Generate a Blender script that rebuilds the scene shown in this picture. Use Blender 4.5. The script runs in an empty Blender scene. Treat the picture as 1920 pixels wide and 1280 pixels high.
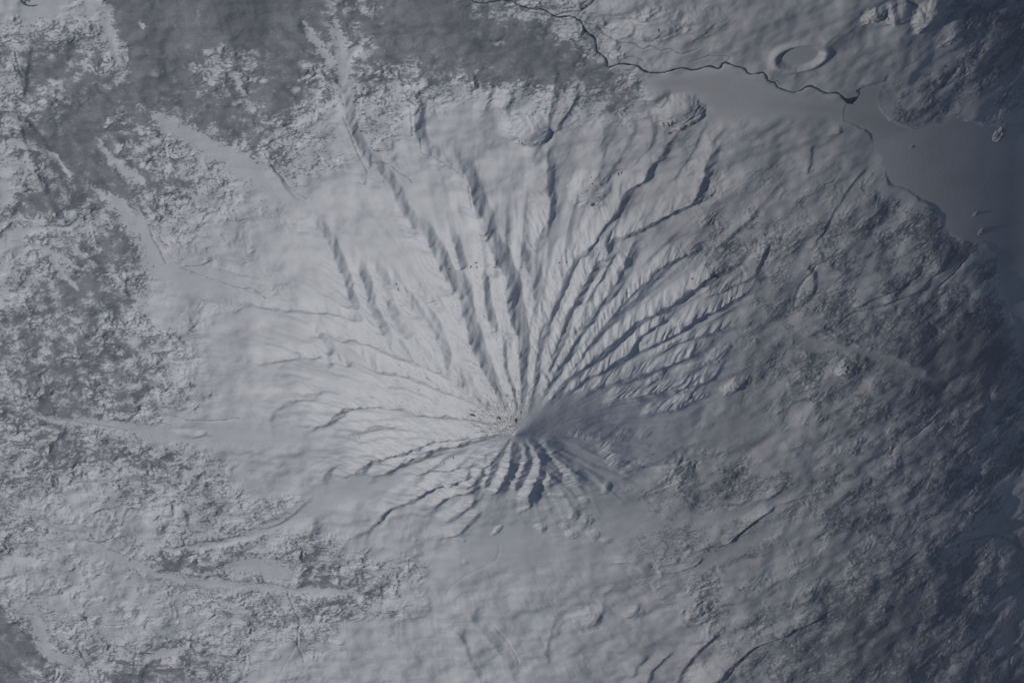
import bpy, math, random
import numpy as np

# ------------------------------------------------------------------ frame
# 5 photo pixels = 1 unit = 100 m.  World X = image right, world -Z leans down the image:
# the view comes from the +Y side, 45 degrees off the vertical, from orbit.
S = 0.2
TILT = math.radians(45.0)
SN, CS = math.sin(TILT), math.cos(TILT)
DIST = 28000.0
CX, CY = 960.0, 640.0
SUN_AZ = (-0.86, 0.51)
ORIENT = (-0.80, 0.60)          # which side of a traced crest is its shaded side
SUN_EL = math.radians(39.0)

def smooth(a, b, x):
    t = np.clip((x - a) / (b - a), 0, 1)
    return t * t * (3 - 2 * t)

# ------------------------------------------------------------------ noise
rng = np.random.RandomState(11)
PERM = np.tile(rng.permutation(1024), 3)
GA = rng.rand(1024) * 2 * math.pi
GX, GY = np.cos(GA).astype(np.float32), np.sin(GA).astype(np.float32)

def perlin(x, y, seed=0):
    x = x + seed * 37.31 + 500.0
    y = y + seed * 71.77 + 500.0
    xi = np.floor(x); yi = np.floor(y)
    xf = (x - xi).astype(np.float32); yf = (y - yi).astype(np.float32)
    xi = xi.astype(np.int64) & 1023; yi = yi.astype(np.int64) & 1023
    u = xf * xf * xf * (xf * (xf * 6 - 15) + 10)
    v = yf * yf * yf * (yf * (yf * 6 - 15) + 10)
    def g(ix, iy, fx, fy):
        h = PERM[PERM[ix & 1023] + (iy & 1023)]
        return GX[h] * fx + GY[h] * fy
    a = g(xi, yi, xf, yf); b = g(xi + 1, yi, xf - 1, yf)
    c = g(xi, yi + 1, xf, yf - 1); d = g(xi + 1, yi + 1, xf - 1, yf - 1)
    return ((a + (b - a) * u) * (1 - v) + (c + (d - c) * u) * v) * 1.5

def fbm(x, y, octv, seed=0, gain=0.5):
    r = np.zeros(np.broadcast(x, y).shape, np.float32); a = 1.0; f = 1.0
    for i in range(octv):
        r += a * perlin(x * f, y * f, seed + i * 3); a *= gain; f *= 2.03
    return r

def ridged(x, y, octv, seed=0, gain=0.5):
    r = np.zeros(np.broadcast(x, y).shape, np.float32); a = 1.0; f = 1.0
    for i in range(octv):
        r += a * (1 - 2 * np.abs(perlin(x * f, y * f, seed + i * 3))); a *= gain; f *= 2.03
    return r

# ------------------------------------------------------------------ broad relief (ground px)
SUMX, SUMY, HC, RC = 5.0, -20.0, 217.0, 570.0
def radius(X, Y):
    return np.hypot(X - SUMX, Y - SUMY)
def shade_roll(X):
    # added slope turned from the sun to darken the east; level farther out
    t = np.clip((X + 100) / 990, 0, 1.05)
    inner = -t ** 3.3 * (0.82 * 990 / 3.3)
    s1 = 0.82 * 1.05 ** 2.3
    e = np.clip(X - (-100 + 1.05 * 990), 0, 300)
    outer = -(s1 * e - s1 * e * e / 600)
    west = -0.10 * np.clip(-X - 100, 0, 1100)  # added tilt toward the sun to brighten the west
    return inner + outer + west
def base(X, Y):
    r = radius(X, Y)
    q = np.clip(1 - r / RC, 0, 1)
    cone = HC * q ** 1.95
    cone = cone + 16 * np.exp(-(r / 900) ** 2) - 16 * np.exp(-(r / 60) ** 2) * 0.25
    return cone + shade_roll(X) - 0.10 * np.clip(-Y - 260, 0, 900) + 0.09 * np.clip(Y - 420, 0, 800)  # added south and north tilts dim the ground at both ends

def project(X, Y, Z):
    d = DIST - (Y * SN + Z * CS)
    k = DIST / d
    return CX + X * k, CY - (Y * CS - Z * SN) * k

def unproject(u, v, hf=base):
    u = np.asarray(u, float) - CX; v = CY - np.asarray(v, float)
    X = u.copy(); Y = v / CS
    # damped fixed point: find the ground point seen at this place
    for _ in range(60):
        Z = hf(X, Y)
        d = DIST - (Y * SN + Z * CS)
        X = u * d / DIST
        Yn = (v * d / DIST + Z * SN) / CS
        Y = Y + 0.5 * (Yn - Y)
    return X, Y

# ------------------------------------------------------------------ grid
def axis(lo, hi, step, reach):
    core = np.arange(lo, hi + step, step)
    out = []; s = step; x = core[-1]
    while x < reach:
        s *= 1.08; x += s; out.append(x)
    left = []; s = step; x = core[0]
    while x > -reach:
        s *= 1.08; x -= s; left.append(x)
    return np.array(left[::-1] + list(core) + out)
STEP = 1.65
gx = axis(-1060, 1080, STEP, 22000)
gy = axis(-1300, 1010, STEP, 22000)
NX, NY = len(gx), len(gy)
X, Y = np.meshgrid(gx, gy)
X = X.astype(np.float32); Y = Y.astype(np.float32)
R = radius(X, Y)
TH = np.arctan2(Y - SUMY, X - SUMX)
H0 = base(X, Y).astype(np.float32)
U, V = project(X, Y, H0)

# coarse wiggle so traced lines are not ruler-clean
WX = 4.0 * perlin(X / 26, Y / 26, 1) + 1.8 * perlin(X / 9, Y / 9, 2)
WY = 4.0 * perlin(X / 26, Y / 26, 5) + 1.8 * perlin(X / 9, Y / 9, 6)

# ------------------------------------------------------------------ control maps
FOREST = """
000208888889997666888865443300000000000000013333
445537888888887667888877764320000000000000011444
566653888655786656777788887530000000000000113333
477665777555675555556667777762000000000001133333
365677777666775435442212344466200000000002333333
556775766776654214311000011122100000000001333222
677776543566543213200000000000000000000000000000
347775554333552212100000000000001111111000000000
336677666432231101000000000000001111112222000000
477666554332211000000000000000012222222223320000
554336543211110000000000000000001233333334443000
145667643111000000000000000000013443333333344400
345665531111100000000000000000001332223333333330
456776410111110000000000000000000123333333333330
556666411111100000000000000000000012333444445540
666655553100000000000000000000000012334444455650
666666542100000000000000000000000002344334566764
666666553100000000000000000000000002333334466654
566656653200000000000000000000000011233333456643
666665531000000000000000000000001111223333334443
555554310000000000000000000000000011112222333333
556656664310000000000000000000122221122233233333
554334455441000000000000000000024443333333333332
432223333443321000000000000000234333223333333332
333222222333320000000000000000133442223333333221
443232345544335400000000000001344444222223233321
222222466555436433330000000001122222222244455431
222221233444436655420000000000123332223445555432
532222222344435543210000000000012332345555655432
753322222223444300000000000000001234455666644322
775444455543112100000000000000000124455666554333
765456666542111000000000000000000013455555544445
"""
def ascii_map(txt):
    rows = [r for r in txt.split('\n') if r.strip()]
    m = np.zeros((32, 48), np.float32)
    for i, r in enumerate(rows[:32]):
        r = (r + r[-1] * 48)[:48]
        m[i] = [int(c) for c in r]
    return m / 9.0
def sample_map(m, u, v, cell=40.0):
    x = np.clip(u / cell - 0.5, 0, m.shape[1] - 1.001); y = np.clip(v / cell - 0.5, 0, m.shape[0] - 1.001)
    xi = x.astype(int); yi = y.astype(int); fx = x - xi; fy = y - yi
    fx = fx * fx * (3 - 2 * fx); fy = fy * fy * (3 - 2 * fy)
    return (m[yi, xi] * (1 - fx) + m[yi, xi + 1] * fx) * (1 - fy) + (m[yi + 1, xi] * (1 - fx) + m[yi + 1, xi + 1] * fx) * fy

JU = U + 16 * perlin(X / 40, Y / 40, 21) + 9 * perlin(X / 14, Y / 14, 22)
JV = V + 16 * perlin(X / 40, Y / 40, 23) + 9 * perlin(X / 14, Y / 14, 24)
F = sample_map(ascii_map(FOREST), JU, JV).astype(np.float32)
F = F - 0.03 * (U < 330) * smooth(380, 460, V)
F = np.where(F > 0.45, np.minimum(1, F + 0.35 * (F - 0.45)), F)

# ------------------------------------------------------------------ polyline tools
def windowed(px, py, pad):
    i0 = max(0, np.searchsorted(gx, px.min() - pad) - 1); i1 = min(NX, np.searchsorted(gx, px.max() + pad) + 1)
    j0 = max(0, np.searchsorted(gy, py.min() - pad) - 1); j1 = min(NY, np.searchsorted(gy, py.max() + pad) + 1)
    return slice(j0, j1), slice(i0, i1)

def smooth_line(pts, n=4):
    p = np.array(pts, float)
    if len(p) < 3: return p
    out = [p[0]]
    for i in range(len(p) - 1):
        p0 = p[max(i - 1, 0)]; p1 = p[i]; p2 = p[i + 1]; p3 = p[min(i + 2, len(p) - 1)]
        for k in range(1, n + 1):
            t = k / n
            out.append(0.5 * (2 * p1 + (p2 - p0) * t + (2 * p0 - 5 * p1 + 4 * p2 - p3) * t * t + (3 * p1 - p0 - 3 * p2 + p3) * t ** 3))
    return np.array(out)

def line_field(pts, pad, warp=1.0, image=False):
    """distance, side (+1 on the down-sun side), arclength along a line traced in photo pixels"""
    p = smooth_line(pts)
    ex = p[:, 2:] if p.shape[1] > 2 else None
    gxp, gyp = unproject(p[:, 0], p[:, 1])
    sl = windowed(gxp, gyp, pad + 8)
    x = X[sl] + WX[sl] * warp; y = Y[sl] + WY[sl] * warp
    best = np.full(x.shape, 1e9, np.float32); side = np.ones_like(best); ss = np.zeros_like(best); wv = np.zeros_like(best)
    s = 0.0
    # the shaded side is settled once for the whole line
    vote = sum(-(gyp[i + 1] - gyp[i]) * ORIENT[0] + (gxp[i + 1] - gxp[i]) * ORIENT[1] for i in range(len(gxp) - 1))
    sgn = -1.0 if vote > 0 else 1.0
    for i in range(len(gxp) - 1):
        ax, ay, bx, by = gxp[i], gyp[i], gxp[i + 1], gyp[i + 1]
        dx, dy = bx - ax, by - ay; L2 = dx * dx + dy * dy + 1e-9; L = math.sqrt(L2)
        t = np.clip(((x - ax) * dx + (y - ay) * dy) / L2, 0, 1)
        qx = x - (ax + t * dx); qy = y - (ay + t * dy)
        d = np.hypot(qx, qy)
        m = d < best
        nx, ny = -dy / L, dx / L
        nx, ny = nx * sgn, ny * sgn
        sd = np.sign(qx * nx + qy * ny)
        best = np.where(m, d, best); side = np.where(m, sd, side); ss = np.where(m, s + t * L, ss)
        if ex is not None: wv = np.where(m, ex[i, 0] * (1 - t) + ex[i + 1, 0] * t, wv)
        s += L
    return sl, best, side, ss, s, wv

# crests: (points from the outer end to the inner end, amplitude, lit width, shaded width)
CRESTS = [
 # upper left fan
 ([(640,150),(650,215),(665,260),(693,300),(713,317),(735,348),(746,379),(768,403),(798,431),(820,475),(842,514),(862,535),(871,580),(877,604),(888,647),(910,687),(928,731),(945,768),(960,800)],8,46,15),
 ([(790,150),(778,190),(778,240),(795,275),(840,300),(870,315),(882,345),(892,378),(905,400),(909,425),(921,455),(935,480),(948,510),(951,555),(960,593),(972,626),(974,690),(976,740),(972,790)],9,40,18),
 ([(890,470),(905,510),(911,555),(920,597),(942,620),(944,669),(952,709),(963,735),(966,790)],7,28,14),
 ([(835,425),(850,442),(860,480),(868,505)],4,14,9),
 ([(560,395),(590,415),(610,440),(624,468),(637,492),(650,523),(658,552),(669,585)],7,44,14),
 ([(650,478),(664,490),(678,508),(687,545),(692,565),(711,600),(731,637),(760,670)],6,26,13),
 ([(695,485),(706,502),(722,532),(730,575),(750,610),(775,640)],4,26,11),
 ([(728,515),(748,537),(763,552),(779,573),(800,590),(822,632),(838,682),(851,700),(866,720),(899,746),(935,780)],6,32,12),
 ([(755,500),(790,540),(820,560),(850,600),(872,650),(893,700),(915,740)],3,20,12),
 ([(440,560),(500,572),(560,577),(600,577),(647,586),(690,600)],4.5,26,10),
 ([(600,612),(634,621),(691,630),(735,647),(779,663),(822,682),(850,700),(890,730)],7,40,14),
 ([(650,640),(678,660),(704,682),(746,687),(811,713),(860,735),(905,765)],5,26,11),
 ([(690,700),(726,713),(768,724),(822,746),(860,762),(920,790)],3.5,22,10),
 ([(585,600),(598,622),(610,640),(618,668),(630,680)],4,26,11),
 ([(560,797),(590,796),(610,783),(641,757),(680,746),(713,745),(750,750),(790,761),(851,770),(899,783),(940,800)],10,50,15),
 ([(498,797),(512,770),(535,750),(570,747),(610,742)],4.5,32,10),
 ([(470,680),(495,676),(520,672),(570,660)],3.5,30,9),
 ([(560,664),(600,660),(640,674),(660,684)],4,22,9),
 ([(560,740),(590,730),(620,726),(650,738)],3.2,24,9),
 ([(620,800),(647,797),(691,795),(713,788),(757,795),(800,800),(880,806)],5,24,10),
 ([(640,812),(680,822),(720,828),(745,830)],3,18,8),
 ([(630,900),(645,891),(669,874),(691,855),(735,839),(790,817),(822,809),(888,811),(954,812)],11,46,17),
 ([(690,893),(713,882),(739,863),(779,841),(811,826),(866,818),(930,815)],9,26,17),
 ([(600,905),(615,880),(640,868),(680,862)],6,36,12),
 ([(770,893),(785,884),(800,876),(840,872),(866,869),(897,861),(910,847),(932,836),(958,815)],7,26,13),
 ([(690,980),(717,957),(740,945),(768,931),(807,904),(851,896),(877,880),(885,868)],9,34,14),
 ([(780,950),(812,942),(840,925),(875,915),(890,900)],6,20,12),
 ([(820,980),(850,962),(880,945),(890,930)],5,18,11),
 ([(810,1015),(850,1000),(880,975),(900,950)],5,22,10),
 ([(640,1010),(690,990),(720,965)],4,24,10),
 ([(880,928),(875,909),(888,892),(905,870),(925,850),(945,830),(958,817)],11,26,17),
 ([(903,915),(910,895),(919,876),(932,848),(950,825)],9,15,14),
 ([(920,932),(930,912),(941,889),(953,865),(958,835),(964,822)],13,18,18),
 ([(962,922),(970,898),(977,880),(986,850),(980,825)],8,14,12),
 ([(984,962),(993,945),(988,925),(997,905),(1008,885),(1014,860),(1005,840),(985,820)],10,18,14),
 ([(1020,915),(1032,892),(1022,872),(1013,850)],7,14,14),
 ([(1085,920),(1078,890),(1060,868),(1040,850),(1030,835),(1015,815)],8,22,14),
 ([(1175,880),(1157,850),(1135,820),(1100,805),(1060,800)],5,24,18),
 # upper right fan
 ([(1026,260),(1026,300),(1026,345),(1032,377),(1020,420),(1004,449),(1000,480)],7,36,12),
 ([(940,410),(955,435),(975,465),(990,498),(1000,530),(1003,580),(1006,620),(1003,660),(998,720),(985,790)],7,26,14),
 ([(1252,250),(1245,280),(1222,304),(1205,335),(1175,352),(1146,396),(1109,447),(1078,475),(1060,505),(1052,532),(1040,560),(1028,584),(1015,615),(1007,650),(1002,700),(993,770)],10,38,14),
 ([(1335,250),(1333,285),(1322,310),(1312,342),(1300,368),(1270,385),(1240,400),(1200,418),(1170,430),(1143,445),(1138,470),(1115,488),(1095,520),(1080,548),(1062,575),(1056,604),(1046,632),(1032,669),(1026,717),(1005,770)],11,36,16),
 ([(1200,435),(1187,451),(1174,482),(1163,506),(1146,530),(1126,554),(1108,578),(1087,604),(1072,641),(1052,667),(1036,700),(1015,750)],10,26,16),
 ([(1150,490),(1131,508),(1117,530),(1091,567),(1075,590),(1054,617),(1040,650)],5,14,9),
 ([(1330,460),(1290,470),(1262,479),(1229,506),(1192,536),(1150,578),(1113,623),(1087,663),(1070,690),(1045,720)],9,24,16),
 ([(1225,525),(1178,562),(1124,612),(1098,645),(1075,672)],6,14,10),
 ([(1390,490),(1340,505),(1300,530),(1255,560),(1215,580),(1180,602),(1146,632),(1113,661),(1074,691),(1047,722),(1010,775)],11,26,18),
 ([(1270,582),(1233,597),(1200,623),(1178,652),(1152,669),(1130,687),(1091,706),(1050,745)],8,26,12),
 ([(1420,530),(1370,560),(1332,577),(1288,599),(1266,615),(1222,636),(1195,660)],9,32,14),
 ([(1400,600),(1350,612),(1310,622),(1266,632),(1240,650),(1211,664)],6,18,13),
 ([(1340,640),(1290,660),(1240,680),(1200,694),(1157,704),(1113,720),(1074,741)],7,30,14),
 ([(1360,690),(1300,716),(1240,725),(1190,735),(1130,745)],6,30,14),
 ([(1340,730),(1290,752),(1240,765),(1200,770)],5,24,12),
 ([(1440,440),(1425,490),(1405,520),(1360,540),(1310,552)],5,30,9),
 ([(1470,330),(1430,380),(1370,440),(1330,470)],3,30,10),
 # plateaus and scarps round about
 ([(1030,115),(1040,150),(1030,200),(1025,240),(1010,265),(990,300)],5,36,12),
 ([(1085,165),(1068,200),(1050,225),(1042,250)],5,24,9),
 ([(925,150),(915,180),(905,210)],4,24,9),
 ([(960,160),(950,200),(945,230)],3,20,8),
 ([(888,130),(888,175)],4,16,8),
 ([(1195,215),(1180,260),(1150,310),(1130,350)],2.5,26,9),
 ([(1130,230),(1128,300),(1122,350)],2,24,9),
 ([(1215,200),(1222,240),(1218,270),(1195,300),(1172,330)],3.5,30,8),
 ([(1330,215),(1310,255),(1290,300),(1250,345)],3,30,10),
 ([(640,205),(650,255),(665,290),(690,325)],5,30,10),
 ([(770,195),(775,245)],5,26,11),
 ([(690,320),(680,350)],4,20,8),
 ([(790,285),(830,300),(870,325)],3,14,6),
 ([(500,290),(530,345),(560,380),(620,405)],3.5,24,8),
 ([(300,440),(330,492),(370,512),(440,536),(500,556)],3,20,6),
 ([(330,495),(372,495),(400,487)],5,22,9),
 ([(395,500),(440,512),(490,522)],3,16,7),
 ([(20,170),(45,260),(70,330),(110,400),(180,470)],5,60,14),
 ([(60,60),(50,120),(40,200)],3,30,12),
 ([(300,60),(295,120),(300,150)],4,60,22),
 ([(350,20),(420,60),(440,90)],4,60,24),
 ([(0,205),(40,215),(60,240),(100,290)],3,40,10),
 ([(205,765),(240,770),(268,765)],4,22,7),
 ([(320,810),(360,820),(390,808)],3,14,7),
 ([(30,740),(55,735),(75,720)],4,16,8),
 ([(0,930),(33,946),(77,953),(107,970),(140,990),(187,1010),(250,1040)],2.5,30,7),
 ([(590,925),(530,975),(480,990),(420,985)],3,30,9),
 ([(335,945),(348,965),(350,985)],4,26,9),
 ([(285,975),(300,962),(330,960)],3,20,7),
 ([(870,1130),(885,1160),(915,1195),(950,1240),(970,1290)],7,46,22),
 ([(850,1170),(868,1200),(880,1235),(905,1290)],5,30,14),
 ([(1000,1185),(1015,1210),(1030,1245)],4,24,12),
 ([(1040,1150),(1030,1190),(1022,1225)],4,26,10),
 ([(1130,1120),(1125,1150),(1110,1175)],5,34,14),
 ([(1155,1090),(1130,1115)],2,20,8),
 ([(1200,1120),(1185,1150),(1165,1158)],5,34,12),
 ([(1300,1200),(1330,1180)],3,20,8),
 ([(1180,1275),(1195,1245),(1215,1225)],6,30,12),
 ([(1210,1290),(1225,1250),(1260,1220)],5,26,12),
 ([(1260,1290),(1290,1240),(1320,1205),(1345,1180)],7,40,14),
 ([(1300,1290),(1345,1262),(1380,1238),(1413,1208),(1467,1188),(1513,1164),(1560,1142)],8,50,16),
 ([(1130,1060),(1180,1050),(1215,1070),(1260,1072),(1300,1060),(1320,1040)],5,20,9),
 ([(1345,1025),(1375,1005),(1410,975),(1455,945)],7,24,11),
 ([(1455,945),(1500,932),(1560,920)],4,18,8),
 ([(1557,1090),(1613,1080),(1680,1060),(1720,1030),(1780,1017),(1827,1012)],5,40,12),
 ([(1860,1005),(1897,1013),(1910,1040),(1905,1090)],4,40,10),
 ([(1665,0),(1675,20),(1680,45)],9,40,14),
 ([(1745,25),(1733,40),(1722,65)],6,14,9),
 ([(1610,70),(1580,60),(1540,80)],2,30,9),
 ([(1250,0),(1225,20),(1190,40)],3,30,10),
 ([(1335,30),(1320,60),(1290,80)],3,30,9),
 ([(1190,40),(1180,65),(1150,75)],4,40,10),
 ([(1605,158),(1630,155),(1665,150)],4,26,7),
 ([(1520,270),(1518,300),(1510,330)],3,26,8),
 ([(1570,235),(1573,250)],4,20,8),
 ([(1700,340),(1740,378),(1768,400)],3,50,8),
 ([(1640,300),(1600,340),(1560,400),(1520,470)],3.5,40,10),
 ([(1790,455),(1760,500),(1720,545),(1650,570)],4,40,10),
 ([(1740,500),(1700,530),(1640,560),(1590,580)],4,36,9),
 ([(1500,490),(1525,520),(1520,560)],4,40,12),
 ([(1520,600),(1560,625),(1600,640),(1640,645)],3,30,8),
 ([(1870,560),(1800,590),(1720,600)],3,26,8),
]
# slopes that stand over the plain they fall to: long flat lobes on the flanks
rnb = random.Random(5)
BRANCH = []
for ci, (pts, amp, wl, wr) in enumerate(CRESTS[:62]):
    q = smooth_line([(float(a), float(b)) for a, b in pts], 6)
    seg = np.hypot(*(q[1:] - q[:-1]).T); cum = np.concatenate([[0], np.cumsum(seg)])
    s = 18.0
    while s < cum[-1] - 30:
        i = int(np.searchsorted(cum, s)) - 1; i = max(0, min(i, len(q) - 2))
        x0, y0 = q[i]; rr = math.hypot(x0 - 965, y0 - 810)
        dx, dy = q[max(i - 3, 0)] - q[i + 1]; L = math.hypot(dx, dy) + 1e-6; dx /= L; dy /= L      # downhill along the crest
        k = min(1.0, rr / 200)
        for sg in (-1, 1):
            if rnb.random() < (0.2 if sg * dx < 0 else 0.4): continue
            a = sg * math.radians(rnb.uniform(24, 42)); ln = rnb.uniform(26, 58) * k
            bx, by = dx * math.cos(a) - dy * math.sin(a), dx * math.sin(a) + dy * math.cos(a)
            p1 = (x0 + bx * ln * .5, y0 + by * ln * .5)
            p2 = (p1[0] + (bx * .6 + dx * .4) * ln * .5, p1[1] + (by * .6 + dy * .4) * ln * .5)
            BRANCH.append(([p2, p1, (x0, y0)], amp * rnb.uniform(.35, .6), 13 * k + 2, 8 * k + 1))
        s += rnb.uniform(16, 30) * max(k, .35)
NBR = len(BRANCH)
HR = np.zeros_like(X); HB = np.zeros_like(X); RIB = np.zeros_like(X); RIB2 = np.zeros_like(X)
for ci, (pts, amp, wl, wr) in list(enumerate(CRESTS)) + [(-1, b) for b in BRANCH]:
    outer = ci > 62
    mx = sum(q[0] for q in pts) / len(pts); my = sum(q[1] for q in pts) / len(pts)
    south = my > 820 and 860 < mx < 1200
    if south: amp *= 0.62
    amp = amp * (1.0 if outer else ((2.5 if my < 760 and mx < 960 else 1.8) if ci < 36 else 1.12)); wr = wr * (1.1 if outer else 1.75); wl = wl * (1 if outer else 1.15)
    sl, d, side, ss, L, _ = line_field(pts, wl + 6, warp=0.7)
    rr = R[sl]
    k = np.clip(rr / 150, 0.16, 1.0)
    if ci > 62: k = np.ones_like(k)
    w = np.where(side > 0, wr * (1.08 - 0.42 * smooth(240, 420, rr)), wl) * k
    t = np.clip(1 - d / w, 0, 1)
    prof = np.where(side > 0, t ** 1.05, t ** 1.1)
    taper = smooth(0, 0.16 * L + 8, ss) * smooth(0, 0.10 * L + 4, L - ss) if ci >= 0 else smooth(0, 0.8 * L, ss)
    vary = 1 + 0.35 * perlin(ss / 35 + ci * 3.1, ss * 0 + ci)
    if ci < 36: k = k * (1 - 0.5 * smooth(300, 480, rr))
    h = amp * k * prof * taper * vary
    # spurs running down the lit wall
    rib = np.where(side > 0, 0.2, 1.0) * taper * smooth(0.15, 0.75, t) * k
    ribn = 1 - np.abs(perlin((ss + d * 0.9) / 5.2 + ci * 7, d / 30 + ci * 2.3)) * 2.4
    if south: ribn = ribn * 0.3
    if ci < 0:
        # a branch stands on the flank of its parent ridge
        HB[sl] = np.maximum(HB[sl], h); continue
    m = h > HR[sl]
    rib2 = np.where(side > 0, .22, 1.0) * (1 - np.abs(perlin((ss + d * np.where(side > 0, .5, .8)) / 17 + ci * 5, d / 60 + ci * 1.7)) * 2.6) * taper * np.clip(t * (1 - t) * 4, 0, 1) * k
    RIB[sl] = np.where(m, ribn * rib, RIB[sl]); RIB2[sl] = np.where(m, rib2, RIB2[sl])
    HR[sl] = np.maximum(HR[sl], h)

# smooth valley floors and open snow: (x, y, half width)
STRIPS = [
 [(245,185,10),(330,240,16),(420,290,20),(500,335,22),(560,385,17),(610,430,15),(660,480,13),(720,505,8)],
 [(625,0,6),(640,100,10),(650,180,10),(660,240,11),(700,300,13),(745,345,13),(790,390,12),(830,440,9)],
 [(150,335,6),(220,385,14),(280,450,20),(310,500,26),(400,530,22),(480,550,14),(530,575,10),(590,590,6)],
 [(0,748,3),(40,758,4),(90,785,6),(200,795,9),(300,812,18),(420,815,24),(560,815,20),(640,800,8)],
 [(0,950,6),(100,985,8),(150,1010,8),(250,1060,9),(350,1090,10),(480,1100,9),(600,1110,8),(700,1095,5)],
 [(220,1010,4),(330,1030,6),(450,1010,7),(540,975,12),(640,925,22),(720,905,20),(800,880,9)],
 [(400,1075,6),(470,1060,20),(530,1075,18),(570,1080,8)],
 [(1250,1085,14),(1360,1040,17),(1430,1000,15),(1480,960,9)],
 [(1240,965,12),(1330,975,14),(1440,945,12),(1530,890,14)],
 [(1440,612,5),(1480,620,7),(1530,650,9),(1600,655,8),(1700,690,7),(1760,720,6)],
 [(1300,800,20),(1380,805,24),(1460,800,16)],
 [(0,440,12),(60,430,7),(120,425,5),(160,410,3)],
 [(40,460,7),(90,470,6),(140,500,5),(165,505,3)],
 [(90,470,5),(120,520,5),(150,545,4)],
 [(0,330,10),(10,370,9),(15,390,5)],
 [(0,265,14),(60,275,8),(110,300,5),(135,340,3)],
 [(0,215,5),(20,220,7),(38,240,4)],
 [(195,0,12),(205,60,9),(215,100,6),(240,130,5)],
 [(180,255,4),(200,290,6),(235,320,7),(280,350,9)],
 [(30,0,40),(90,10,30),(130,20,20)],
 [(260,35,3),(268,55,3)],
 [(430,125,3),(445,160,6),(465,190,4)],
 [(0,1120,18),(60,1150,14),(90,1220,10),(150,1250,18)],
 [(250,1235,6),(300,1228,10),(345,1215,5)],
 [(560,30,4),(600,90,7),(640,140,8)],
 [(690,70,4),(660,100,6),(640,150,6)],
 [(920,85,5),(950,80,5)],
 [(690,1000,5),(760,940,4)],
]
SPK = fbm(X / 6.0, Y / 6.0, 3, 201, 0.75); PAT = fbm(X / 24, Y / 24, 2, 211, 0.6)
OPEN = np.zeros_like(X); OPENH = np.zeros_like(X); FLOOR = np.zeros_like(X)
for pts in STRIPS:
    sl, d, side, ss, L, wv = line_field(pts, max(p[2] for p in pts) * 1.6 + 14, warp=1.6)
    q = d / np.maximum(wv * 1.25, 0.5) + 0.45 * SPK[sl] + 0.35 * PAT[sl]
    q = q + 1.4 * (1 - smooth(0, 0.14 * L + 6, ss)) + 1.4 * (1 - smooth(0, 0.10 * L + 6, L - ss)) 
    m = 1 - smooth(0.55, 1.35, q)
    OPEN[sl] = np.maximum(OPEN[sl], m)
    et = smooth(0, 0.2 * L + 8, ss) * smooth(0, 0.2 * L + 8, L - ss)
    OPENH[sl] = np.maximum(OPENH[sl], et * (1 - smooth(0.7, 2.0, d / np.maximum(wv * 1.25, 1))))
    FLOOR[sl] = np.maximum(FLOOR[sl], et * smooth(0, 1, np.clip(1 - d / np.maximum(wv * 2.2, 1), 0, 1)))

# polygons in photo pixels
def in_poly(poly, u, v):
    inside = np.zeros(u.shape, bool); n = len(poly)
    for i in range(n):
        x1, y1 = poly[i]; x2, y2 = poly[(i + 1) % n]
        if y1 == y2: continue
        c = (y1 > v) != (y2 > v)
        inside ^= c & (u < (x2 - x1) * (v - y1) / (y2 - y1) + x1)
    return inside
def soft_poly(poly, width):
    """0..1, soft over about width pixels, evaluated on a 2 px raster in photo coordinates"""
    st = 2.0; us = np.arange(-240, 2160, st); vs = np.arange(-240, 1520, st)
    gu, gv = np.meshgrid(us, vs)
    m = in_poly(poly, gu, gv).astype(np.float32)
    k = max(1, int(width / st / 2))
    ker = np.ones(2 * k + 1) / (2 * k + 1)
    for _ in range(2):
        m = np.apply_along_axis(lambda a: np.convolve(a, ker, 'same'), 0, m)
        m = np.apply_along_axis(lambda a: np.convolve(a, ker, 'same'), 1, m)
    def sample(u, v):
        x = np.clip((u + 240) / st, 0, len(us) - 1.001); y = np.clip((v + 240) / st, 0, len(vs) - 1.001)
        xi = x.astype(int); yi = y.astype(int); fx = x - xi; fy = y - yi
        return (m[yi, xi] * (1 - fx) + m[yi, xi + 1] * fx) * (1 - fy) + (m[yi + 1, xi] * (1 - fx) + m[yi + 1, xi + 1] * fx) * fy
    return sample
LAKE = [(1612,182),(1608,165),(1650,160),(1645,200),(1665,225),(1710,243),(1760,235),(1800,225),(1830,232),(1870,240),(1905,235),(2000,228),(2200,228),
        (2200,700),(1960,668),(1920,660),(1905,650),(1908,615),(1900,590),(1885,570),(1874,520),(1868,475),(1850,452),(1815,455),(1790,445),(1770,425),
        (1765,400),(1740,380),(1700,355),(1668,345),(1655,300),(1636,282),(1638,262),(1625,242),(1580,226),(1585,200)]
PLAIN = [(1205,150),(1280,137),(1360,128),(1410,146),(1440,160),(1500,180),(1590,194),(1612,180),(1640,200),(1620,240),(1570,224),(1500,222),(1450,216),(1390,215),
         (1345,225),(1320,190),(1290,172),(1225,170)]
SOUTH = [(905,955),(980,970),(1060,1010),(1140,1030),(1150,930),(1200,940),(1300,960),(1330,1000),(1250,1040),(1130,1050),(1000,1075),(900,1070),(820,1090),(790,1060),(860,1010)]
SOUTH2 = [(1110,900),(1180,925),(1290,960),(1300,1020),(1180,1030),(1125,1010),(1100,950)]
wu = U + WX * 0.9; wv_ = V + WY * 0.7
lake_s = soft_poly(LAKE, 6)(wu, wv_)
plain_s = soft_poly(PLAIN, 22)(U, V)
south_s = np.maximum(soft_poly(SOUTH, 50)(JU, JV), soft_poly(SOUTH2, 40)(JU, JV))
outside = smooth(1000, 1500, np.maximum(np.abs(X), np.abs(Y)))

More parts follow.
